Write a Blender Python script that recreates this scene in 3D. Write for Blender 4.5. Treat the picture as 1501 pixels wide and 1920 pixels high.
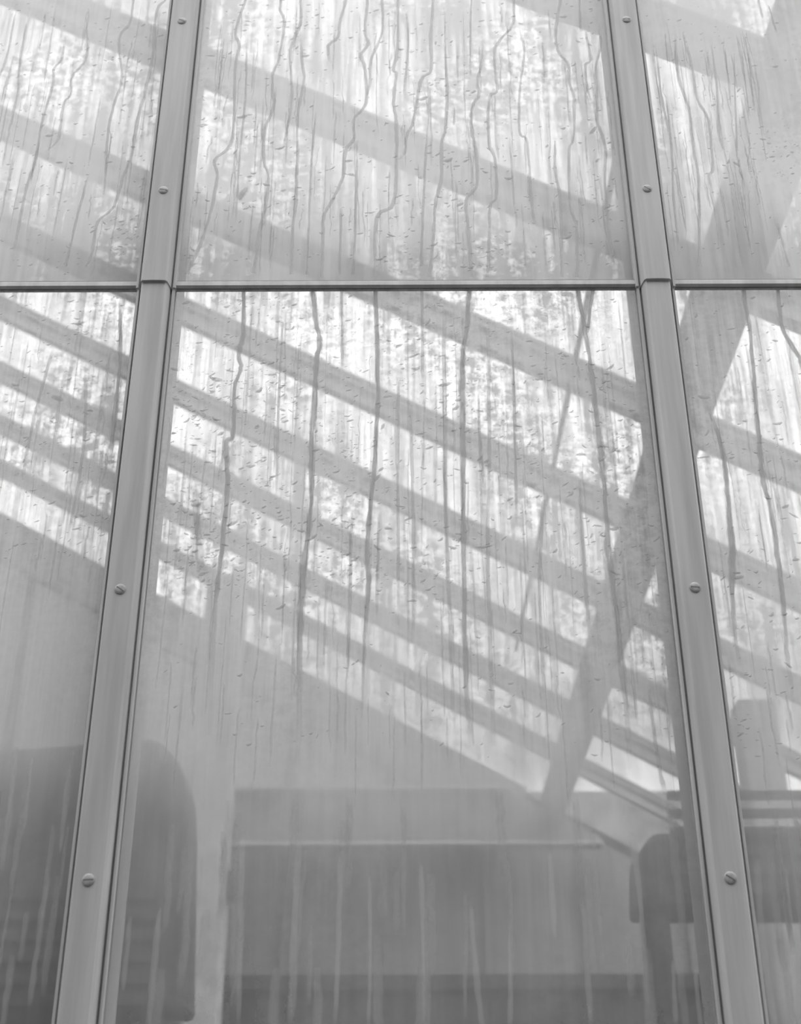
import bpy, math, random
from mathutils import Matrix, Vector
random.seed(7)
sc = bpy.context.scene
for o in list(bpy.data.objects): bpy.data.objects.remove(o)

# ------------------------------------------------------------------ camera
F, W, H = 2400.0, 1501, 1920
ZC, DC, CX = 1.45, 1.5493, -0.009
TH, RO = math.radians(27.957), math.radians(0.1855)
FW = Vector((0, math.cos(TH), math.sin(TH)))
U0 = Vector((0, -math.sin(TH), math.cos(TH))); X0 = Vector((1, 0, 0))
RT = math.cos(RO)*X0 - math.sin(RO)*U0
UP = math.sin(RO)*X0 + math.cos(RO)*U0
CP = Vector((CX, -DC, ZC))
cam = bpy.data.cameras.new('camera'); co = bpy.data.objects.new('camera', cam)
sc.collection.objects.link(co); sc.camera = co
m = Matrix.Identity(4)
for i in range(3):
    m[i][0] = RT[i]; m[i][1] = UP[i]; m[i][2] = -FW[i]; m[i][3] = CP[i]
co.matrix_world = m
cam.sensor_fit = 'HORIZONTAL'; cam.sensor_width = 36.0; cam.lens = F/W*36.0
cam.clip_start = 0.05; cam.clip_end = 200
cam.dof.use_dof = True; cam.dof.focus_distance = 1.86; cam.dof.aperture_fstop = 6.3

# ------------------------------------------------------------------ sky: even overcast, slightly brighter overhead
SKY = 4.1                               # zenith; an overcast sky is three times dimmer at the horizon
wd = bpy.data.worlds.new('overcast_sky'); sc.world = wd; wd.use_nodes = True
nt = wd.node_tree; nt.nodes.clear()
tc = nt.nodes.new('ShaderNodeTexCoord'); sp = nt.nodes.new('ShaderNodeSeparateXYZ')
mr = nt.nodes.new('ShaderNodeMapRange'); bg = nt.nodes.new('ShaderNodeBackground'); wo = nt.nodes.new('ShaderNodeOutputWorld')
nt.links.new(tc.outputs['Generated'], sp.inputs[0]); nt.links.new(sp.outputs['Z'], mr.inputs[0])
mr.inputs[1].default_value = 0.0; mr.inputs[2].default_value = 1.0
mr.inputs[3].default_value = SKY/3; mr.inputs[4].default_value = SKY
bg.inputs[0].default_value = (1, 1, 1, 1)
nt.links.new(mr.outputs[0], bg.inputs[1]); nt.links.new(bg.outputs[0], wo.inputs[0])
sc.view_settings.view_transform = 'Standard'; sc.view_settings.look = 'None'
sc.view_settings.exposure = 0.0; sc.view_settings.gamma = 1.0
sc.view_settings.use_curve_mapping = False

# ------------------------------------------------------------------ helpers
def ray(px, py):
    u = (px-W/2)/F; v = (H/2-py)/F
    return FW + RT*u + UP*v
def at(px, py, Y):                     # the point on the upright plane y = Y seen at a pixel
    d = ray(px, py); return CP + d*((Y-CP.y)/d.y)
class MB:
    def __init__(s): s.v = []; s.f = []; s.mi = []
    def poly(s, pts, faces, mi=0):
        b = len(s.v); s.v += [tuple(p) for p in pts]
        s.f += [tuple(b+i for i in f) for f in faces]; s.mi += [mi]*len(faces)
    def box(s, x0, x1, y0, y1, z0, z1, mi=0):
        s.poly([(x0,y0,z0),(x1,y0,z0),(x1,y1,z0),(x0,y1,z0),(x0,y0,z1),(x1,y0,z1),(x1,y1,z1),(x0,y1,z1)],
               [(0,3,2,1),(4,5,6,7),(0,1,5,4),(1,2,6,5),(2,3,7,6),(3,0,4,7)], mi)
    def prism(s, prof, A, B, ex, ey):      # profile (list of 2d) swept from A to B
        n = len(prof); A = Vector(A); B = Vector(B); ex = Vector(ex); ey = Vector(ey)
        pts = [A+ex*p+ey*q for p, q in prof]+[B+ex*p+ey*q for p, q in prof]
        fs = [(i, (i+1) % n, n+(i+1) % n, n+i) for i in range(n)]
        s.poly(pts, fs+[tuple(range(n))[::-1], tuple(range(n, 2*n))])
    def tube(s, A, B, r, n=14):
        A = Vector(A); B = Vector(B); d = (B-A).normalized()
        e = d.cross(Vector((0, 0, 1)));  e = e.normalized() if e.length > .01 else Vector((1, 0, 0))
        g = d.cross(e)
        s.prism([(r*math.cos(2*math.pi*i/n), r*math.sin(2*math.pi*i/n)) for i in range(n)], A, B, e, g)
    def build(s, name, mats, parent=None, smooth=False):
        me = bpy.data.meshes.new(name); me.from_pydata(s.v, [], s.f)
        for mt in (mats if isinstance(mats, list) else [mats]): me.materials.append(mt)
        for p, i in zip(me.polygons, s.mi): p.material_index = i; p.use_smooth = smooth
        me.update()
        import bmesh
        b = bmesh.new(); b.from_mesh(me); bmesh.ops.recalc_face_normals(b, faces=b.faces); b.to_mesh(me); b.free()
        o = bpy.data.objects.new(name, me); sc.collection.objects.link(o); o.parent = parent
        return o
def bevel(o, w=.004, n=2):
    md = o.modifiers.new('bevel', 'BEVEL'); md.width = w; md.segments = n; md.limit_method = 'ANGLE'; md.angle_limit = .6
    return o
def empty(name, loc=(0, 0, 0)):
    o = bpy.data.objects.new(name, None); sc.collection.objects.link(o); o.location = loc; o.empty_display_size = .1
    return o
def tag(o, label=None, cat=None, group=None, kind=None):
    if label: o['label'] = label
    if cat: o['category'] = cat
    if group: o['group'] = group
    if kind: o['kind'] = kind
    return o

# ------------------------------------------------------------------ materials
def new_mat(name):
    mt = bpy.data.materials.new(name); mt.use_nodes = True; t = mt.node_tree; t.nodes.clear()
    return mt, t, t.nodes.new('ShaderNodeOutputMaterial')
def N(t, kind, **kw):
    n = t.nodes.new(kind)
    for k, v in kw.items(): setattr(n, k, v)
    return n
def math_node(t, op, a, b=None, clamp=False):
    n = t.nodes.new('ShaderNodeMath'); n.operation = op; n.use_clamp = clamp
    for i, x in enumerate((a, b)):
        if x is None: continue
        if isinstance(x, (int, float)): n.inputs[i].default_value = x
        else: t.links.new(x, n.inputs[i])
    return n.outputs[0]
def pos_scaled(t, sx, sy, sz, off=(0, 0, 0)):
    g = t.nodes.new('ShaderNodeNewGeometry'); mp = t.nodes.new('ShaderNodeMapping')
    mp.inputs['Scale'].default_value = (sx, sy, sz); mp.inputs['Location'].default_value = off
    t.links.new(g.outputs['Position'], mp.inputs['Vector']); return mp.outputs[0]
def noise(t, vec, scale=1, detail=3, rough=.55, lo=.35, hi=.65):
    n = t.nodes.new('ShaderNodeTexNoise'); n.inputs['Scale'].default_value = scale
    n.inputs['Detail'].default_value = detail; n.inputs['Roughness'].default_value = rough
    t.links.new(vec, n.inputs['Vector'])
    r = t.nodes.new('ShaderNodeMapRange'); r.inputs[1].default_value = lo; r.inputs[2].default_value = hi
    t.links.new(n.outputs['Fac'], r.inputs[0]); return r.outputs[0]
def paint(name, c0, c1, scale=(30, 30, 4), rough=.5, metallic=0.0, bump=.02, spec=.3):
    mt, t, out = new_mat(name)
    p = N(t, 'ShaderNodeBsdfPrincipled'); p.inputs['Roughness'].default_value = rough
    p.inputs['Metallic'].default_value = metallic; p.inputs['Specular IOR Level'].default_value = spec
    n = noise(t, pos_scaled(t, *scale), 1, 5)
    mx = N(t, 'ShaderNodeMix', data_type='RGBA'); t.links.new(n, mx.inputs[0])
    mx.inputs[6].default_value = (c0, c0, c0, 1); mx.inputs[7].default_value = (c1, c1, c1, 1)
    t.links.new(mx.outputs[2], p.inputs['Base Color'])
    if bump:
        b = N(t, 'ShaderNodeBump'); b.inputs['Strength'].default_value = bump; b.inputs['Distance'].default_value = .01
        t.links.new(n, b.inputs['Height']); t.links.new(b.outputs[0], p.inputs['Normal'])
    t.links.new(p.outputs[0], out.inputs[0]); return mt

def scatter_mix(t, fac, cd, ct, ratio, mist=None):
    d = N(t, 'ShaderNodeBsdfDiffuse'); d.inputs[0].default_value = (cd, cd, cd, 1)
    l = N(t, 'ShaderNodeBsdfTranslucent'); l.inputs[0].default_value = (ct, ct, ct, 1)
    if mist is not None:
        for n, lo, hi in ((d, .45, cd), (l, .50, ct)):
            mx = N(t, 'ShaderNodeMix', data_type='RGBA'); t.links.new(mist, mx.inputs[0])
            mx.inputs[6].default_value = (lo, lo, lo, 1); mx.inputs[7].default_value = (hi, hi, hi, 1); t.links.new(mx.outputs[2], n.inputs[0])
    m1 = N(t, 'ShaderNodeMixShader'); m1.inputs[0].default_value = ratio
    t.links.new(d.outputs[0], m1.inputs[1]); t.links.new(l.outputs[0], m1.inputs[2])
    tr = N(t, 'ShaderNodeBsdfTransparent')
    m2 = N(t, 'ShaderNodeMixShader')
    if isinstance(fac, (int, float)): m2.inputs[0].default_value = fac
    else: t.links.new(fac, m2.inputs[0])
    t.links.new(tr.outputs[0], m2.inputs[1]); t.links.new(m1.outputs[0], m2.inputs[2])
    return m2.outputs[0]

ZL = ZC + 1.2028                        # height of the lap between the two rows of panes
def fog_mat(name, lower):
    mt, t, out = new_mat(name)
    # broad patches, long vertical run marks, fine beading
    patch = noise(t, pos_scaled(t, 7, 1, 5, (3, 0, 1)), 1, 3, .5, .3, .7)
    runs = noise(t, pos_scaled(t, 70, 1, 3.2), 1, 4, .55, .32, .68)
    fine = noise(t, pos_scaled(t, 190, 1, 10, (9, 0, 4)), 1, 2, .5, .3, .7)
    bead = noise(t, pos_scaled(t, 90, 1, 120), 1, 3, .6, .3, .7)
    g = N(t, 'ShaderNodeNewGeometry'); s = N(t, 'ShaderNodeSeparateXYZ'); t.links.new(g.outputs['Position'], s.inputs[0])
    def ramp(v, a, b_, lo, hi, smooth=False):
        r = N(t, 'ShaderNodeMapRange')
        if smooth: r.interpolation_type = 'SMOOTHSTEP'
        t.links.new(v, r.inputs[0])
        for q, w in zip((1, 2, 3, 4), (a, b_, lo, hi)):
            if isinstance(w, (int, float)): r.inputs[q].default_value = w
            else: t.links.new(w, r.inputs[q])
        return r.outputs[0]
    rest = None
    wob = math_node(t, 'ADD', s.outputs['Z'], math_node(t, 'ADD', math_node(t, 'MULTIPLY', math_node(t, 'SUBTRACT', patch, .5), .16), math_node(t, 'MULTIPLY', math_node(t, 'SUBTRACT', runs, .5), .10)))
    mist = ramp(wob, ZC+.30, ZC+.78, .35, 1.0) if lower else ramp(wob, ZL+.02, ZL+.24, .25, 1.0)   # pooled film below, fine mist above
    if lower:      # thick film in the middle of the pane; it has drained away at the foot, and higher up beside the bars; the thinning also stands in for light fading downward
        ax = math_node(t, 'ABSOLUTE', math_node(t, 'ADD', s.outputs['X'], -.02))
        clear = ramp(ax, .15, .33, ZC+.49, ZC+.54, True)
        clear = math_node(t, 'ADD', clear, math_node(t, 'MULTIPLY', math_node(t, 'SUBTRACT', runs, .5), .05))
        body = ramp(s.outputs['Z'], ZC+.46, ZL, .90, .80)
        rest = ramp(s.outputs['Z'], math_node(t, 'SUBTRACT', clear, .15), clear, 0.0, 1.0, True)
        foot = ramp(s.outputs['Z'], ZC+.15, ZC+.40, .36, .58)
        dens = math_node(t, 'ADD', math_node(t, 'MULTIPLY', body, rest), math_node(t, 'MULTIPLY', foot, math_node(t, 'SUBTRACT', 1.0, rest)))
        beady = ramp(s.outputs['Z'], ZC+.42, ZC+.75, .12, 1.0)
    else:          # water gathers at the bottom edge of the upper panes
        dens = ramp(s.outputs['Z'], ZL+.03, ZL+.36, .98, .915); beady = ramp(s.outputs['Z'], ZL, ZL+.3, .5, .62)
    blot = noise(t, pos_scaled(t, 55, 1, 60, (2, 0, 7)), 1, 4, .65, .40, .60)
    where = noise(t, pos_scaled(t, 5, 1, 4, (1, 0, 2)), 1, 2, .5, .42, .62)
    broad = noise(t, pos_scaled(t, 24, 1, 1.2, (5, 0, 3)), 1, 2, .5, .3, .7)
    def amp(v, c, k): return math_node(t, 'MULTIPLY', math_node(t, 'SUBTRACT', v, c), k)
    v = math_node(t, 'ADD', amp(runs, .5, .24), amp(fine, .5, .14))
    v = math_node(t, 'ADD', v, amp(bead, .5, .10))
    v = math_node(t, 'ADD', v, math_node(t, 'MULTIPLY', amp(blot, .45, .28), where))
    v = math_node(t, 'MULTIPLY', v, beady)
    v = math_node(t, 'ADD', v, amp(patch, .5, .14))
    v = math_node(t, 'ADD', v, amp(broad, .5, .10))
    fac = math_node(t, 'ADD', dens, v, True)
    fac = math_node(t, 'MINIMUM', fac, .975)
    t.links.new(scatter_mix(t, fac, .65, .95, .68, mist), out.inputs[0]); return mt
FOG_UP = fog_mat('condensation_upper_row', False)
FOG_LO = fog_mat('condensation_lower_row', True)

def glass_mat(name, refl, tint=.97):
    mt, t, out = new_mat(name)
    tr = N(t, 'ShaderNodeBsdfTransparent'); tr.inputs[0].default_value = (tint, tint, tint, 1)
    gl = N(t, 'ShaderNodeBsdfGlossy'); gl.inputs['Roughness'].default_value = .08
    mx = N(t, 'ShaderNodeMixShader'); mx.inputs[0].default_value = refl
    t.links.new(tr.outputs[0], mx.inputs[1]); t.links.new(gl.outputs[0], mx.inputs[2]); t.links.new(mx.outputs[0], out.inputs[0])
    return mt
CLEAR = glass_mat('clear_glass', .025)

def water_mat(name, fac, cd=.72, ct=.5):
    mt, t, out = new_mat(name)           # cover follows the thickness of the water, stored on the mesh
    n = noise(t, pos_scaled(t, 150, 150, 40), 1, 3)
    at_ = N(t, 'ShaderNodeAttribute', attribute_name='thickness')
    f2 = math_node(t, 'ADD', math_node(t, 'MULTIPLY', n, .3), .85)
    f2 = math_node(t, 'MULTIPLY', math_node(t, 'MULTIPLY', f2, at_.outputs['Fac']), fac, True)
    t.links.new(scatter_mix(t, f2, cd, ct, .3), out.inputs[0]); return mt
WATER = water_mat('running_water', .98, .52, .34)
WATERL = water_mat('pale_water_film', .34, .70, .5)
WATERU = water_mat('running_water_upper_row', .74, .60, .42)
WATERF = water_mat('thin_water_film', .6, .5, .36)
FINE = water_mat('fine_water_runs', .45, .5, .4)
BEAD = water_mat('bead_water', .66, .5, .36)

def film_glass(name, f, cd=.5, ct=.8):
    mt, t, out = new_mat(name)
    n = noise(t, pos_scaled(t, 6, 2, 6), 1, 4, .6, .3, .7)
    f2 = math_node(t, 'ADD', math_node(t, 'MULTIPLY', n, .12), f-.06, True)
    t.links.new(scatter_mix(t, f2, cd, ct, .6), out.inputs[0]); return mt
ROOFGLASS = film_glass('roof_glass_with_dirt', .14)
GABLEGLASS = film_glass('whitened_gable_glass', .9, .4, .6)
DULL = paint('dark_render', .045, .075, (2, 2, 2), .9)
PANEL = paint('grey_gable_panel', .20, .26, (4, 4, 2), .8)

CAP = paint('weathered_aluminium', .415, .53, (60, 60, 3), .55, .0, .03, .25)
SCREW = paint('screw_steel', .33, .45, (200, 200, 200), .5, .0, .02)
SLOT = paint('screw_slot', .14, .2, (200, 200, 200), .8)
RUBBER = paint('glazing_rubber', .26, .36, (80, 80, 6), .8)
INBAR = paint('inner_bar_paint', .26, .36, (30, 30, 3), .6)
RAFT = paint('galvanised_rafter', .42, .55, (8, 8, 8), .6)
STEEL = paint('dull_galvanised_beam', .19, .26, (5, 5, 5), .6)
DARK = paint('dark_housing_paint', .025, .05, (9, 9, 9), .7)
BOARD = paint('dark_boarding', .03, .06, (8, 8, 1.5), .8)
CONC = paint('dark_wet_concrete', .08, .14, (3, 3, 3), .9)
ADDED_WALL = paint('added_wall_dark', .07, .12, (6, 6, 12), .9)

# ------------------------------------------------------------------ setting
HR, TA = 2.6, .55                       # roof height above the lens at x = 0 and its fall to the right
def roof(x): return ZC + HR - TA*x if x > XR else ZC + HR - TA*XR - TA*(XR-x)
XR, XE, XW, YB = -3.1, 3.4, -3.1, 6.32  # ridge, right eave, left eave, far gable
b = MB(); b.box(-14, 14, -9, 16, -.12, 0); tag(b.build('floor', CONC), kind='structure')
b = MB(); b.box(-12, 12, -3.6, -3.3, 0, 5.5); tag(b.build('wall_added_shade', ADDED_WALL), kind='structure')   # unseen wall added behind the camera to shade the foot of the glazing
b = MB(); b.box(XE, XE+.1, .1, YB, 0, roof(XE)-.02); tag(b.build('wall_right', PANEL), kind='structure')
b = MB(); b.box(XW-.3, XW, -.03, YB+.1, 0, roof(XW)+.5); tag(b.build('wall_left_added', ADDED_WALL), kind='structure')  # unseen solid wall, added to cut the inside light on the lower panes
b = MB(); b.box(XW, XE, -.03, .07, 0, ZL-1.352); wf = tag(b.build('wall_front', CONC), kind='structure')
# far gable: dark boards low down, whitened panes above, glass under the roof
wb = empty('wall_back', (0, YB, 0)); tag(wb, kind='structure')
def put(o, parent):
    o.parent = parent; o.matrix_parent_inverse = parent.matrix_world.inverted() if parent.matrix_world != Matrix() else Matrix.Translation(-Vector(parent.location)); return o
ZT1 = at(750, 1482, 6.1).z; ZT0 = at(750, 1592, 6.1).z; ZD = at(750, 1836, 6.1).z
XT = (ZC+HR-.1-ZT1)/TA                  # where the roof comes down to the tie beam
x = XW
while x < XE-.01:
    x1 = min(x+.3, XE); b = MB(); b.box(x+.004, x1-.004, YB, YB+.03, 0, min(ZD, roof(x1)-.06)); put(b.build('board', BOARD), wb); x = x1
x = XW
while x < XE-.01:
    x1 = min(x+.6, XE)
    pa, pb = min(ZT0+.05, roof(x)-.05), min(ZT0+.05, roof(x1)-.05)
    if x > XT-.7: pa, pb = roof(x)-.05, roof(x1)-.05       # past the tie beam the panels follow the roof
    if pb > ZD:
        b = MB(); q = [(x+.004, ZD), (x1-.004, ZD), (x1-.004, pb), (x+.004, pa)]
        b.poly([(a, YB+.005, c) for a, c in q]+[(a, YB+.02, c) for a, c in q], [(0,1,2,3), (7,6,5,4)]+[(i, (i+1) % 4, 4+(i+1) % 4, 4+i) for i in range(4)]); put(b.build('panel', PANEL), wb)
    za, zb_ = roof(x)-.06, roof(x1)-.06
    b = MB(); y0, y1 = YB+.005, YB+.012; zz = min(ZT1-.05, za-.05, zb_-.05)
    b.poly([(x+.01,y0,zz),(x1-.01,y0,zz),(x1-.01,y0,zb_),(x+.01,y0,za),(x+.01,y1,zz),(x1-.01,y1,zz),(x1-.01,y1,zb_),(x+.01,y1,za)],
           [(0,1,2,3),(7,6,5,4),(0,4,5,1),(1,5,6,2),(2,6,7,3),(3,7,4,0)])
    if x <= XT-.7: put(b.build('gable_pane', GABLEGLASS), wb)
    if roof(x1) > ZD+.2: b = MB(); b.box(x1-.02, x1+.02, YB-.04, YB+.03, ZD, roof(x1)-.08); put(b.build('mullion', PANEL), wb)
    x = x1
b = MB(); b.box(XW, 2.6, YB-.05, YB+.03, ZD-.03, ZD+.05); put(b.build('rail', BOARD), wb)
b = MB(); b.box(XW, XT, YB+.04, YB+.07, 0, ZT0+.1); put(b.build('backing', BOARD), wb)
# roof glass, one pane per bay
YK = [.45+.685*k for k in range(8)]
edges = [.1]+YK+[YB]
ce = empty('ceiling', (0, 0, roof(0))); tag(ce, kind='structure')
for a, c in zip(edges[:-1], edges[1:]):
    for xa, xb in ((XR, XE),):
        b = MB(); za, zb_ = roof(xa)+.012, roof(xb)+.012
        b.poly([(xa,a+.01,za),(xb,a+.01,zb_),(xb,c-.01,zb_),(xa,c-.01,za),(xa,a+.01,za+.004),(xb,a+.01,zb_+.004),(xb,c-.01,zb_+.004),(xa,c-.01,za+.004)],
               [(3,2,1,0),(4,5,6,7),(0,1,5,4),(1,2,6,5),(2,3,7,6),(3,0,4,7)])
        put(b.build('roof_pane', ROOFGLASS), ce)

# ------------------------------------------------------------------ roof members
nrm = Vector((TA, 0, 1)).normalized(); sl = Vector((1, 0, -TA)).normalized()
TPROF = lambda w, d: [(-w/2, 0), (-w/2, -.022), (-w*.28, -.03), (-w*.28, -d), (w*.28, -d), (w*.28, -.03), (w/2, -.022), (w/2, 0)]
names = ['nearest the front glass, crossing the top right corner', 'crossing the upper middle pane as a pale band',
         'leaving the middle lap strip towards the right bar', 'starting at the left bar just under the lap strip',
         'second below the lap strip at the left bar', 'third below the lap strip at the left bar',
         'fourth below the lap strip at the left bar', 'lowest of the thin ones, just above the thick gable rafter']
for y, nm in zip(YK, names):
    r = empty('roof_rafter', (XE, y, roof(XE))); tag(r, 'grey sloping roof rafter ' + nm, 'rafter', 'parallel roof rafters seen through the wet glass')
    b = MB(); b.prism(TPROF(.085, .075), Vector((XR+.02, y, roof(XR+.02))), Vector((XE, y, roof(XE))), (0, 1, 0), nrm)
    put(b.build('web', RAFT), r)
    b = MB(); b.prism([(-.05, .0), (.05, 0), (.05, .011), (-.05, .011)], Vector((XR+.02, y, roof(XR+.02))), Vector((XE, y, roof(XE))), (0, 1, 0), nrm)
    put(b.build('glazing_seat', RAFT), r)
g = empty('gable_rafter', (XT, YB-.11, ZT1)); tag(g, 'thick dark grey gable rafter sloping across the foot of the thin rafters', 'rafter')
b = MB(); b.prism([(-.04, 0), (-.04, -.27), (.04, -.27), (.04, 0)], Vector((XR+.2, YB-.11, roof(XR+.2))), Vector((XT+.12, YB-.11, roof(XT+.12))), (0, 1, 0), nrm); put(b.build('beam', STEEL), g)
b = MB(); b.prism([(-.06, -.27), (-.06, -.29), (.06, -.29), (.06, -.27)], Vector((XR+.2, YB-.11, roof(XR+.2))), Vector((XT+.12, YB-.11, roof(XT+.12))), (0, 1, 0), nrm); put(b.build('flange', STEEL), g)
# purlin under the rafters, running away from the front wall
def along(px, py, h):
    d = ray(px, py); return CP + d*(h/d.z)
PA = along(1330, 620, 2.02); PB = along(1072, 1400, 2.02); dirp = (PB-PA)/(PB.y-PA.y)
p0 = PA+dirp*(.12-PA.y); p1 = PA+dirp*(YB-.2-PA.y)
g = empty('purlin', p0); tag(g, 'wide grey purlin running steeply down behind the right glazing bar', 'beam')
b = MB(); b.prism([(-.03, -.06), (.03, -.06), (.03, .06), (-.03, .06)], p0, p1, (1, 0, 0), (0, 0, 1)); put(b.build('web', STEEL), g)
for z0 in (-.07, .06):
    b = MB(); b.prism([(-.06, z0), (.06, z0), (.06, z0+.012), (-.06, z0+.012)], p0, p1, (1, 0, 0), (0, 0, 1)); put(b.build('flange', STEEL), g)
PA = along(1085, 640, 2.2); PB = along(1036, 880, 2.2); dirp = (PB-PA)/(PB.y-PA.y)
p0 = PA+dirp*(.12-PA.y); p1 = PA+dirp*(3.95-PA.y)
g = empty('roof_pipe', p0); tag(g, 'thin pale pipe running back under the rafters left of the purlin', 'pipe')
b = MB(); b.tube(p0, p1, .009); put(b.build('pipe', RAFT, smooth=True), g)
for y in YK[1:6]:
    q = PA+dirp*(y-PA.y); b = MB(); b.box(q.x-.004, q.x+.004, y-.012, y+.012, q.z+.015, roof(q.x)-.05); put(b.build('hanger', RAFT), g)
# tie beam across the far gable and its posts
g = empty('tie_beam', (0, 6.1, ZT0)); tag(g, 'deep horizontal grey beam across the far end below the rafters', 'beam')
XT2 = (ZC+HR-.1-ZT0-.06)/TA            # its end is cut to the slope of the roof
b = MB(); q = [(XW+.01, ZT0+.02), (XT2, ZT0+.02), (XT2, ZT0+.06), (XT, ZT1-.02), (XW+.01, ZT1-.02)]
b.poly([(a, 6.06, c) for a, c in q]+[(a, 6.12, c) for a, c in q], [(0,1,2,3,4), (9,8,7,6,5)]+[(i, (i+1) % 5, 5+(i+1) % 5, 5+i) for i in range(5)]); put(b.build('web', STEEL), g)
for z, xe in ((ZT0, XT2), (ZT1-.02, XT)):
    b = MB(); b.box(XW+.01, xe, 5.98, 6.14, z, z+.02); put(b.build('flange', RAFT), g)
def post(px, py, Y, w, label):
    p = at(px, py, Y); top = roof(p.x)-.1
    g = empty('post', (p.x, Y, 0)); tag(g, label, 'post')
    b = MB(); b.box(p.x-w/2, p.x+w/2, Y-w/2, Y+w/2, .02, top); put(bevel(b.build('shaft', RAFT), .01), g)
    b = MB(); b.box(p.x-w*.9, p.x+w*.9, Y-w*.9, Y+w*.9, 0, .02); put(b.build('base_plate', STEEL), g)
    b = MB(); z = at(px, 1660, Y).z
    b.poly([(p.x+w/2,Y-.02,z+.09),(p.x+w/2+.09,Y-.02,z-.06),(p.x+w/2,Y-.02,z-.09),(p.x+w/2,Y+.02,z+.09),(p.x+w/2+.09,Y+.02,z-.06),(p.x+w/2,Y+.02,z-.09)],
           [(0,1,2),(5,4,3),(0,3,4,1),(1,4,5,2),(2,5,3,0)]); put(b.build('bracket', DARK), g)
post(392, 1600, 5.0, .2, 'pale grey upright post standing right of the left glazing bar')
post(1420, 1400, 3.37, .15, 'grey upright post behind the right hand lower pane')

# plain building outside, seen through the low end of the roof
zt = at(1300, 1487, 8.2).z; x0 = at(985, 1487, 8.2).x
g = empty('neighbouring_building', (x0+4, 9, 0)); tag(g, 'plain grey building end outside, below the rafters at the right', 'building')
b = MB(); b.box(x0, x0+8, 8.2, 12, 0, zt-.08); put(b.build('wall', DULL), g)
b = MB(); b.box(x0-.04, x0+8.04, 8.14, 12.06, zt-.08, zt); put(b.build('coping', DULL), g)

# dark equipment housings behind the fogged lower panes
def housing(pts, Y, depth, label, name):
    P = [at(a, c, Y) for a, c in pts]; n = len(P)
    g = empty(name, (sum(p.x for p in P)/n, Y, 0)); tag(g, label, 'housing')
    b = MB(); b.poly([(p.x, Y, p.z) for p in P]+[(p.x, Y+depth, p.z) for p in P],
        [tuple(range(n))[::-1], tuple(range(n, 2*n))]+[(i, (i+1) % n, n+(i+1) % n, n+i) for i in range(n)])
    put(bevel(b.build('casing', DARK), .02), g)
    zb_ = min(p.z for p in P); xs = [p.x for p in P]; xa, xb = min(xs)+.06, max(xs)-.06
    for xx in (xa, xb):
        for yy in (Y+.05, Y+depth-.05):
            b = MB(); b.box(xx-.025, xx+.025, yy-.025, yy+.025, 0, zb_+.01); put(b.build('leg', DARK), g)
    zz = zb_+.04
    for k in range(6):
        b = MB(); b.box(xa+.05, xb-.05, Y-.012, Y+.002, zz+.06*k, zz+.06*k+.03); put(b.build('louvre', BOARD), g)
    return g
housing([(-330, 1420), (60, 1400), (280, 1383), (306, 1392), (332, 1425), (350, 1480), (352, 1560), (350, 1690), (346, 1900), (-330, 1915)], 2.4, .22,
        'dark round-shouldered housing behind the left glazing bar, low in the picture', 'equipment_housing')
housing([(1205, 1585), (1225, 1560), (1560, 1560), (1580, 1590), (1580, 1700), (1205, 1700)], 2.6, .3,
        'smaller dark housing behind the right glazing bar, low in the picture', 'equipment_housing')
# ------------------------------------------------------------------ glazing of the front wall
PW = .75; T = .005
PROF = [(-.0285, 0), (-.0285, .007), (-.0275, .0085), (-.0248, .009), (-.0240, .003), (-.0222, .003), (-.0212, .011), (-.0190, .0225), (-.0165, .0255), (-.006, .0262),
        (.006, .0262), (.0165, .0255), (.0190, .0225), (.0212, .011), (.0222, .003), (.0240, .003), (.0248, .009), (.0275, .0085), (.0285, .007), (.0285, 0)]
def screw_at(xc, z, out, parent):
    n = 16; b = MB(); rings = [(.0074, 0), (.0074, .0006), (.0064, .0014), (.0034, .0018)]
    pts = [(xc+r*math.cos(2*math.pi*i/n), -out-h, z+r*math.sin(2*math.pi*i/n)) for r, h in rings for i in range(n)]
    fs = [(k*n+i, k*n+(i+1) % n, (k+1)*n+(i+1) % n, (k+1)*n+i) for k in range(3) for i in range(n)]+[tuple(range(3*n, 4*n))]
    b.poly(pts, fs); s = put(b.build('screw', SCREW, smooth=True), parent)
    a = random.uniform(-.7, .7); ca, sa = math.cos(a), math.sin(a); l, w = .0058, .0008; b = MB(); q = []
    for y in (-out-.0010, -out-.0019):
        for p, r in ((-l, -w), (l, -w), (l, w), (-l, w)): q.append((xc+p*ca-r*sa, y, z+p*sa+r*ca))
    b.poly(q, [(0,1,2,3),(7,6,5,4),(0,4,5,1),(1,5,6,2),(2,6,7,3),(3,7,4,0)]); put(b.build('slot', SLOT), s)
SC_UP = [at(302, 360, -.026).z, at(338, 43, -.026).z]
SC_LO = [at(221, 1105, -.026).z, at(157, 1650, -.026).z]
def cap(xc, z0, z1, scale, off, label, screws, parent=None):
    if parent is None: g = empty('glazing_cap', (xc, 0, z0)); tag(g, label, 'glazing cap', 'glazing caps on the front of the glass')
    else: g = parent
    b = MB(); b.prism([(p*scale, q*scale+(off if q > 0 else 0)) for p, q in PROF], (xc, 0, z0), (xc, 0, z1), (1, 0, 0), (0, -1, 0))
    put(b.build('cap', CAP), g)
    for s in (-1, 1):
        b = MB(); x0, x1 = sorted((xc+s*.0275, xc+s*.0298)); b.box(x0, x1, -.003, 0, z0+.004, z1); put(b.build('gasket', RUBBER), g)
    for z in screws: screw_at(xc, z, .0262*scale+off, g)
ZB = ZL-1.3
outer = {}
for sg, nm in ((-1, 'window_1'), (1, 'window_2')):
    outer[sg] = tag(empty(nm, (sg*PW*2, 0, ZB)), kind='structure')
zj = ZL-.004
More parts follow.
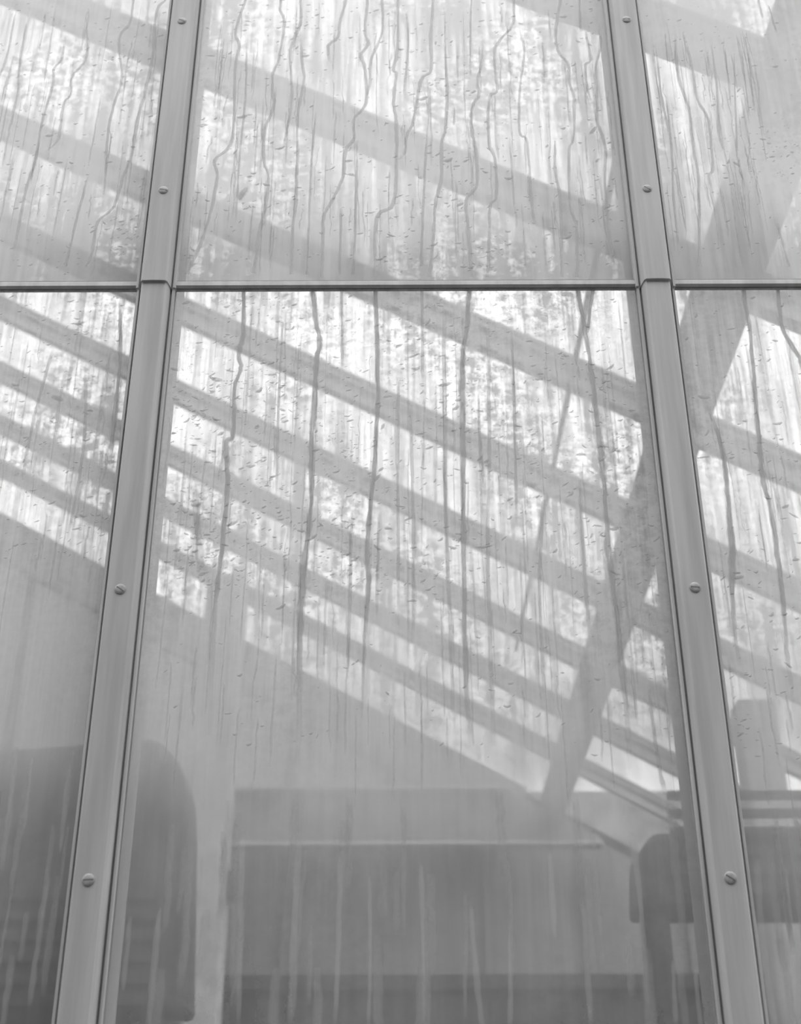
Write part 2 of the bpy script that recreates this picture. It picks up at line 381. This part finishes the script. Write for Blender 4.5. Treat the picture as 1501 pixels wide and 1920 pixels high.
for xc, nm in ((-PW/2, 'left'), (PW/2, 'right')):
    top = roof(xc)-.06
    cap(xc, zj, top, 1.05, .0025, 'upper %s grey metal glazing cap with screws, lapping over the one below' % nm, SC_UP+[SC_UP[1]+.42])
    cap(xc, ZB, zj+.05, 1.0, 0, 'lower %s grey metal glazing cap with screws, tucked under the upper one' % nm, SC_LO+[SC_LO[1]-.2])
for xc in (-PW*1.5, PW*1.5):
    cap(xc, ZB, roof(xc)-.06, 1.0, 0, None, [], outer[1 if xc > 0 else -1])
for xc, nm in ((-PW/2, 'left'), (PW/2, 'right')):
    g = empty('inner_glazing_bar', (xc, .03, ZB)); tag(g, 'pale inner bar showing through the glass beside the %s cap' % nm, 'glazing bar')
    b = MB(); b.box(xc-.026, xc+.026, T+.002, .022, ZB, roof(xc)-.06); put(b.build('flange', INBAR), g)
    b = MB(); b.box(xc-.026, xc+.026,   .022, .075, ZB, roof(xc)-.06); put(b.build('web', INBAR), g)

def pane(x0, x1, z0, z1a, z1b, fog, label, parent=None):
    b = MB(); xa, xb = x0+.006, x1-.006
    b.poly([(xa,0,z0),(xb,0,z0),(xb,0,z1b),(xa,0,z1a),(xa,T,z0),(xb,T,z0),(xb,T,z1b),(xa,T,z1a)],
           [(0,1,2,3),(0,4,5,1),(1,5,6,2),(2,6,7,3),(3,7,4,0)], 0)
    b.poly([(xa,T,z0),(xb,T,z0),(xb,T,z1b),(xa,T,z1a)], [(3,2,1,0)], 1)
    o = b.build('glass_pane' if parent is None else 'pane', [CLEAR, fog])
    if parent is None: tag(o, label, 'glass pane', 'panes of the front wall')
    else: put(o, parent)
    return o
labs = {(-1, 1): 'upper left glass pane with slanting water runs', (0, 1): 'upper middle glass pane covered in wriggling water runs',
        (1, 1): 'upper right glass pane with fine straight streaks and a fogged right side',
        (-1, 0): 'lower left glass pane, fogged smooth over its lower half', (0, 0): 'large lower middle glass pane with long dark water streaks',
        (1, 0): 'lower right glass pane beside the right glazing cap'}
panes = {}
for cidx in (-2, -1, 0, 1, 2):
    x0, x1 = (cidx-.5)*PW, (cidx+.5)*PW
    for row in (0, 1):
        par = None if abs(cidx) < 2 else outer[1 if cidx > 0 else -1]
        if row == 0: o = pane(x0, x1, ZB, ZL+.003, ZL+.003, FOG_LO, labs.get((cidx, 0)), par)
        else: o = pane(x0, x1, ZL+.009, roof(x0)-.06, roof(x1)-.06, FOG_UP, labs.get((cidx, 1)), par)
        panes[(cidx, row)] = o
# lap strips between the rows
for cidx, nm in ((-1, 'left'), (0, 'middle'), (1, 'right'), (-2, None), (2, None)):
    x0, x1 = (cidx-.5)*PW+.029, (cidx+.5)*PW-.029
    if nm: g = empty('lap_strip', ((x0+x1)/2, 0, ZL)); tag(g, 'thin grey horizontal strip under the upper %s pane' % nm, 'glazing strip', 'strips between the two rows of panes')
    else: g = outer[1 if cidx > 0 else -1]
    b = MB(); b.prism([(-.0010, 0), (-.0010, .007), (.0015, .0095), (.0085, .0085), (.0105, .0065), (.0115, .0065), (.0115, 0)], (x0, 0, ZL), (x1, 0, ZL), (0, 0, 1), (0, -1, 0)); put(b.build('strip', CAP), g)
    b = MB(); b.box(x0, x1, -.0045, 0, ZL-.0036, ZL-.0010); put(b.build('gasket', RUBBER), g)
    b = MB(); b.box(x0, x1, -.0058, 0, ZL+.0115, ZL+.0130); put(b.build('gasket', RUBBER), g)
b = MB(); b.box(-PW*2.5, PW*2.5, -.05, .09, ZB-.05, ZB); tag(bevel(b.build('trim_1', CAP), .005), kind='structure')

# ------------------------------------------------------------------ water on the glass
def smooth_path(P, n=5):
    out = []
    Q = [P[0]]+P+[P[-1]]
    for i in range(1, len(Q)-2):
        p0, p1, p2, p3 = Q[i-1:i+3]
        for k in range(n):
            s = k/n
            out.append(tuple(.5*((2*p1[j])+(-p0[j]+p2[j])*s+(2*p0[j]-5*p1[j]+4*p2[j]-p3[j])*s*s+(-p0[j]+3*p1[j]-3*p2[j]+p3[j])*s**3) for j in range(2)))
    out.append(P[-1]); return out
def set_thick(o, vals):
    a = o.data.attributes.new('thickness', 'FLOAT', 'POINT'); a.data.foreach_set('value', vals)
def ribbon(b, th, P, w, fade0, fade1, jit):
    n = len(P); V = []; K = 5; ph = random.uniform(0, 9); wj = 1.0
    for i, (x, z) in enumerate(P):
        a = P[max(i-1, 0)]; c = P[min(i+1, n-1)]; dx, dz = c[0]-a[0], c[1]-a[1]; L = math.hypot(dx, dz) or 1
        nx, nz = dz/L, -dx/L
        wj = .6*wj+.4*random.lognormvariate(0, jit)
        e = min(1, (i+.3)/(n*.12)) if fade0 else 1.0
        if fade1: e = min(e, (n-1-i+.3)/(n*.18))
        ww = w*.0004*wj*(.7+.3*e); sh = random.gauss(0, .1)*ww
        for k in range(K):
            s = -1+2*k/(K-1); V.append((x+nx*(ww*s+sh), -.0003-.0006*(1-s*s), z+nz*(ww*s+sh)))
            th.append((0, .85, .8, .85, 0)[k]*e)
    fs = [(i*K+k, i*K+k+1, (i+1)*K+k+1, (i+1)*K+k) for i in range(n-1) for k in range(K-1)]
    b.poly(V, fs)
def streak(pts, w, mat, parent):
    top, bot = pts[0][1], pts[-1][1]
    if top > 1380: mat = WATERL
    if 540 < top < 562: pts = [(pts[0][0], 543)]+pts[1:]
    P = [at(a+random.gauss(0, 1), c, 0) for a, c in pts]; P = smooth_path([(p.x, p.z) for p in P], 6)
    b = MB(); th = []
    ribbon(b, th, P, w*.92, not (top < 8 or 540 < top < 562), not (bot > 490 and bot < 525), .28)
    o = put(b.build('water_streak', mat, smooth=True), parent); set_thick(o, th); return o
def fine_runs(key, x0, x1, y0, y1, n, lmin, lmax, w=3.2):
    b = MB(); th = []
    for _ in range(n):
        px, py = random.uniform(x0, x1), random.uniform(y0, y1); ln = random.uniform(lmin, lmax)
        k = (px-745)/(py+3560); P = []
        x = px
        for i in range(9):
            yy = py+ln*i/8; x += k*ln/8+(random.gauss(0, 1.6) if random.random() < .35 else 0)
            c = at(x, yy, 0); P.append((c.x, c.z))
        if any(abs(abs(q[0])-PW/2) < .036 or abs(q[1]-ZL) < .014 or (q[1] > ZL) != (key[1] == 1) or not (key[0]-.5)*PW < q[0] < (key[0]+.5)*PW for q in P): continue
        ribbon(b, th, P, w*random.uniform(.6, 1.5), True, True, .25)
    o = put(b.build('fine_water_runs', FINE, smooth=True), panes[key]); set_thick(o, th); tag(o, kind='stuff')
S = WATER; T_ = WATERF
ST = {
(0, 1): [
 (9, S, [(462,0),(440,60),(448,85),(440,130),(437,260),(405,300),(408,330),(395,400),(370,470),(350,515)]),
 (9, S, [(528,0),(525,20),(532,43),(523,110),(510,143),(513,200),(497,243),(495,300),(503,333),(497,383),(487,433),(477,513)]),
 (9, S, [(563,0),(563,43),(547,83),(543,110),(548,190),(537,250),(533,277)]),
 (9, S, [(563,43),(567,117),(570,150),(558,217),(557,300),(555,383),(547,433),(547,515)]),
 (10, S, [(650,0),(637,40),(633,70),(617,87),(618,118)]),
 (10, S, [(690,0),(683,57),(688,83),(677,103),(683,133),(685,193),(665,223),(663,260),(647,283),(643,333),(623,373),(607,407),(605,443),(602,520)]),
 (8, S, [(715,0),(715,60),(697,113),(693,157),(685,187)]),
 (10, S, [(745,0),(747,93),(737,130),(743,140),(738,187),(743,233),(743,300),(738,383),(707,410),(705,520)]),
 (9, S, [(812,0),(807,67),(809,130),(790,147),(782,187),(773,230),(762,253),(760,287),(743,303)]),
 (9, S, [(830,83),(837,150),(835,240),(827,267),(827,333),(817,383),(810,450),(803,520)]),
 (6, T_, [(885,0),(883,43),(880,150)]),
 (9, S, [(905,70),(903,117),(897,150),(898,180),(887,197),(883,240),(893,287),(893,347),(873,377),(877,433),(883,520)]),
 (9, S, [(963,0),(960,47),(928,87),(928,133),(932,170),(917,187),(917,267),(928,300),(930,367),(918,387),(915,450),(912,520)]),
 (8, S, [(970,50),(980,87),(980,123),(973,167),(975,247),(988,267),(995,367),(1000,407),(1010,427)]),
 (9, S, [(1050,0),(1043,60),(1047,97),(1063,120),(1067,153),(1077,187),(1075,260),(1067,283),(1067,383),(1080,427),(1083,520)]),
 (8, S, [(1040,260),(1042,317),(1050,383),(1053,520)]),
 (9, S, [(1123,43),(1125,87),(1115,133),(1120,187),(1118,227),(1132,273),(1135,333),(1138,417),(1148,493)]),
 (8, S, [(1098,57),(1107,110),(1097,123),(1100,160),(1110,197)]),
 (6, T_, [(1085,0),(1087,60)]), (6, T_, [(590,210),(583,300),(578,420),(575,515)]), (7, T_, [(760,20),(765,90),(757,180)]),
 (6, T_, [(465,80),(460,180),(447,310),(440,420)]), (6, T_, [(852,200),(851,235)]), (7, T_, [(800,260),(795,380),(790,500)]), (6, T_, [(1018,80),(1022,150)]),
 (8, T_, [(640,390),(636,515)]), (8, T_, [(668,300),(664,420),(660,515)])],
(1, 1): [
 (9, S, [(1283,63),(1300,133),(1307,187),(1327,227),(1335,313),(1328,333),(1340,400)]),
 (9, S, [(1267,57),(1270,143),(1290,207),(1297,283),(1310,333),(1310,500)]),
 (7, S, [(1333,80),(1343,167),(1348,247),(1357,283)]),
 (7, S, [(1230,100),(1240,187),(1257,267),(1263,367),(1273,483)]),
 (5, T_, [(1373,100),(1383,300)]), (5, T_, [(1390,95),(1404,220)]), (5, T_, [(1402,100),(1415,210)]), (5, T_, [(1358,90),(1370,200)]), (5, T_, [(1245,60),(1250,120)]),
 (8, T_, [(1455,420),(1480,500)]), (6, T_, [(1440,10),(1455,60)]), (6, T_, [(1420,0),(1430,35)])],
(-1, 1): [
 (9, S, [(310,0),(293,23),(287,93),(277,150),(260,227),(247,290),(230,333),(213,387),(183,417),(173,473),(160,500)]),
 (7, S, [(250,0),(243,43),(223,73),(228,147),(213,200),(200,260),(197,333),(190,387)]),
 (7, S, [(163,33),(163,107),(137,143),(133,177),(120,197),(107,260),(83,287)]),
 (8, S, [(123,67),(115,110),(100,130),(98,160),(80,227),(67,300),(50,353),(30,450),(23,480)]),
 (7, T_, [(30,20),(13,107),(-4,150)]), (7, T_, [(50,43),(38,110),(35,173)]), (7, T_, [(165,330),(140,420),(125,500)])],
(0, 0): [
 (12, S, [(587,549),(593,607),(598,640),(593,690),(590,757),(583,840),(583,940),(577,1007),(567,1073),(563,1173),(560,1300),(555,1440)]),
 (10, S, [(705,549),(707,690),(708,747),(702,857),(693,957),(688,1040),(690,1090),(685,1173),(677,1340)]),
 (10, S, [(457,556),(455,627),(447,667),(452,690),(440,727),(438,813),(423,833),(427,907),(420,1007),(410,1090),(400,1173),(392,1380)]),
 (11, S, [(880,552),(873,623),(867,673),(868,807),(868,973),(872,1173),(875,1300),(885,1400)]),
 (9, T_, [(913,607),(915,807),(915,1040),(918,1173),(925,1400)]),
 (11, S, [(1083,550),(1097,623),(1107,690),(1120,790),(1130,907),(1140,990),(1145,1057),(1165,1250),(1180,1450)]),
 (8, S, [(1110,557),(1100,625)]),
 (9, T_, [(832,573),(833,773),(835,973),(843,1173),(850,1380)]), (6, T_, [(745,707),(746,900),(747,1173)]),
 (8, T_, [(1215,1290),(1230,1400),(1245,1490)]), (18, T_, [(365,905),(372,1000),(378,1080)]), (7, T_, [(660,960),(655,1120),(650,1260)]),
 (8, T_, [(1018,930),(1012,1100),(1020,1300)]), (7, T_, [(770,760),(773,980),(775,1200)]), (6, T_, [(960,620),(965,800),(968,1000)]),
 (7, T_, [(1085,900),(1095,1060),(1105,1180)]), (6, T_, [(530,600),(524,760),(520,930)]), (6, T_, [(640,560),(641,690)]), (6, T_, [(790,560),(792,720)]),
 (10, T_, [(1180,1560),(1192,1640),(1205,1750),(1218,1915)]), (10, T_, [(883,1700),(893,1820),(905,1930)]), (9, T_, [(957,1740),(955,1930)]),
 (9, T_, [(1302,1820),(1312,1930)]), (8, T_, [(1262,1800),(1268,1920)]), (12, T_, [(560,1560),(552,1750),(545,1930)]), (10, T_, [(455,1560),(450,1740),(447,1930)]),
 (8, T_, [(690,1640),(692,1800),(690,1930)]), (9, T_, [(640,1600),(634,1760),(628,1930)]), (9, T_, [(1090,1680),(1100,1800),(1108,1930)]), (8, T_, [(1030,1600),(1040,1760)]),
 (9, T_, [(300,1700),(285,1850),(278,1930)]), (8, T_, [(245,1720),(232,1860)]), (8, T_, [(790,1620),(793,1770),(795,1930)])],
(1, 0): [
 (10, S, [(1392,545),(1404,617),(1411,699),(1413,734),(1420,805),(1425,863),(1432,910),(1443,950),(1460,1043),(1467,1133),(1477,1233),(1487,1333)]),
 (10, S, [(1460,560),(1465,610),(1486,650),(1501,678),(1515,720)]),
 (10, S, [(1329,770),(1350,828),(1359,875),(1362,933),(1370,1017),(1373,1133),(1385,1250)]),
 (12, T_, [(1418,1600),(1428,1740),(1440,1860),(1455,1930)]), (9, T_, [(1470,1620),(1482,1760),(1490,1920)])],
(-1, 0): [
 (8, S, [(225,562),(225,672),(216,781),(206,875)]), (7, T_, [(162,703),(159,781),(150,875),(122,1031)]), (7, T_, [(100,656),(62,781),(40,900)]),
 (9, T_, [(30,1400),(18,1520),(2,1640)]), (9, T_, [(92,1640),(75,1760),(55,1890)]), (8, T_, [(130,1440),(112,1600)]), (7, T_, [(60,1420),(45,1560)])],
}
for key, L in ST.items():
    for w, mt, pts in L: streak(pts, w*(.9 if key[1] else 1.1), WATERU if (mt is WATER and key[1]) else mt, panes[key])

# beads of water: far too many to count, one mesh for each pane
def beads(key, x0, x1, y0, y1, n, size):
    b = MB(); K = 10; th = []
    cl = [(random.uniform(x0, x1), random.uniform(y0, y1)) for _ in range(max(4, n//40))]
    for _ in range(n):
        if random.random() < .35:
            q = random.choice(cl); px, py = random.gauss(q[0], 28), random.gauss(q[1], 22)
        else: px = random.uniform(x0, x1); py = y0+(y1-y0)*random.random()
        c = at(px, py, 0)
        if abs(abs(c.x)-PW/2) < .036 or abs(c.z-ZL) < .012: continue
        if not ((key[0]-.5)*PW < c.x < (key[0]+.5)*PW) or (c.z > ZL) != (key[1] == 1): continue
        L = random.lognormvariate(math.log(size), .5)*.0004; Wd = L*random.uniform(.18, .42); a = random.gauss(.28, .4)
        ca, sa = math.cos(a), math.sin(a); bend = random.uniform(-.5, 1.4)*Wd
        pts = []
        for ring, hh in ((1.0, 0), (.62, 1)):
            for i in range(K):
                t = 2*math.pi*i/K; p = ring*L*math.cos(t); q = ring*Wd*math.sin(t)*random.uniform(.7, 1.3)+bend*(ring*math.cos(t))**2
                pts.append((c.x+p*ca-q*sa, -.0003-hh*min(.0006, Wd*.5), c.z+p*sa+q*ca)); th.append((0, .95)[hh])
        b.poly(pts, [(i, (i+1) % K, K+(i+1) % K, K+i) for i in range(K)]+[tuple(range(K, 2*K))])
    o = put(b.build('water_beads', BEAD, smooth=True), panes[key]); set_thick(o, th); tag(o, kind='stuff')
beads((0, 1), 330, 1190, 0, 500, 1000, 7)
beads((-1, 1), 0, 310, 0, 500, 330, 6)
beads((1, 1), 1210, 1501, 30, 480, 260, 5)
beads((0, 0), 310, 1270, 550, 1100, 1500, 7)
beads((0, 0), 310, 1270, 1100, 1420, 200, 6)
beads((-1, 0), 0, 240, 550, 1050, 320, 6)
beads((1, 0), 1270, 1501, 550, 1450, 260, 8)
beads((0, 0), 320, 800, 560, 1100, 700, 5)
fine_runs((0, 1), 330, 1190, 0, 460, 170, 40, 170)
fine_runs((-1, 1), 0, 310, 0, 460, 60, 40, 150)
fine_runs((1, 1), 1210, 1420, 40, 380, 80, 50, 150, 2.6)
fine_runs((0, 0), 310, 1270, 548, 1350, 190, 60, 260)
fine_runs((0, 0), 250, 1320, 1480, 1850, 34, 120, 300, 13)
fine_runs((-1, 0), 0, 240, 548, 1050, 40, 50, 200)
fine_runs((-1, 0), 0, 140, 1400, 1850, 12, 80, 260, 8)
fine_runs((1, 0), 1270, 1501, 548, 1450, 45, 60, 200)
fine_runs((1, 0), 1400, 1501, 1500, 1850, 8, 80, 260, 10)
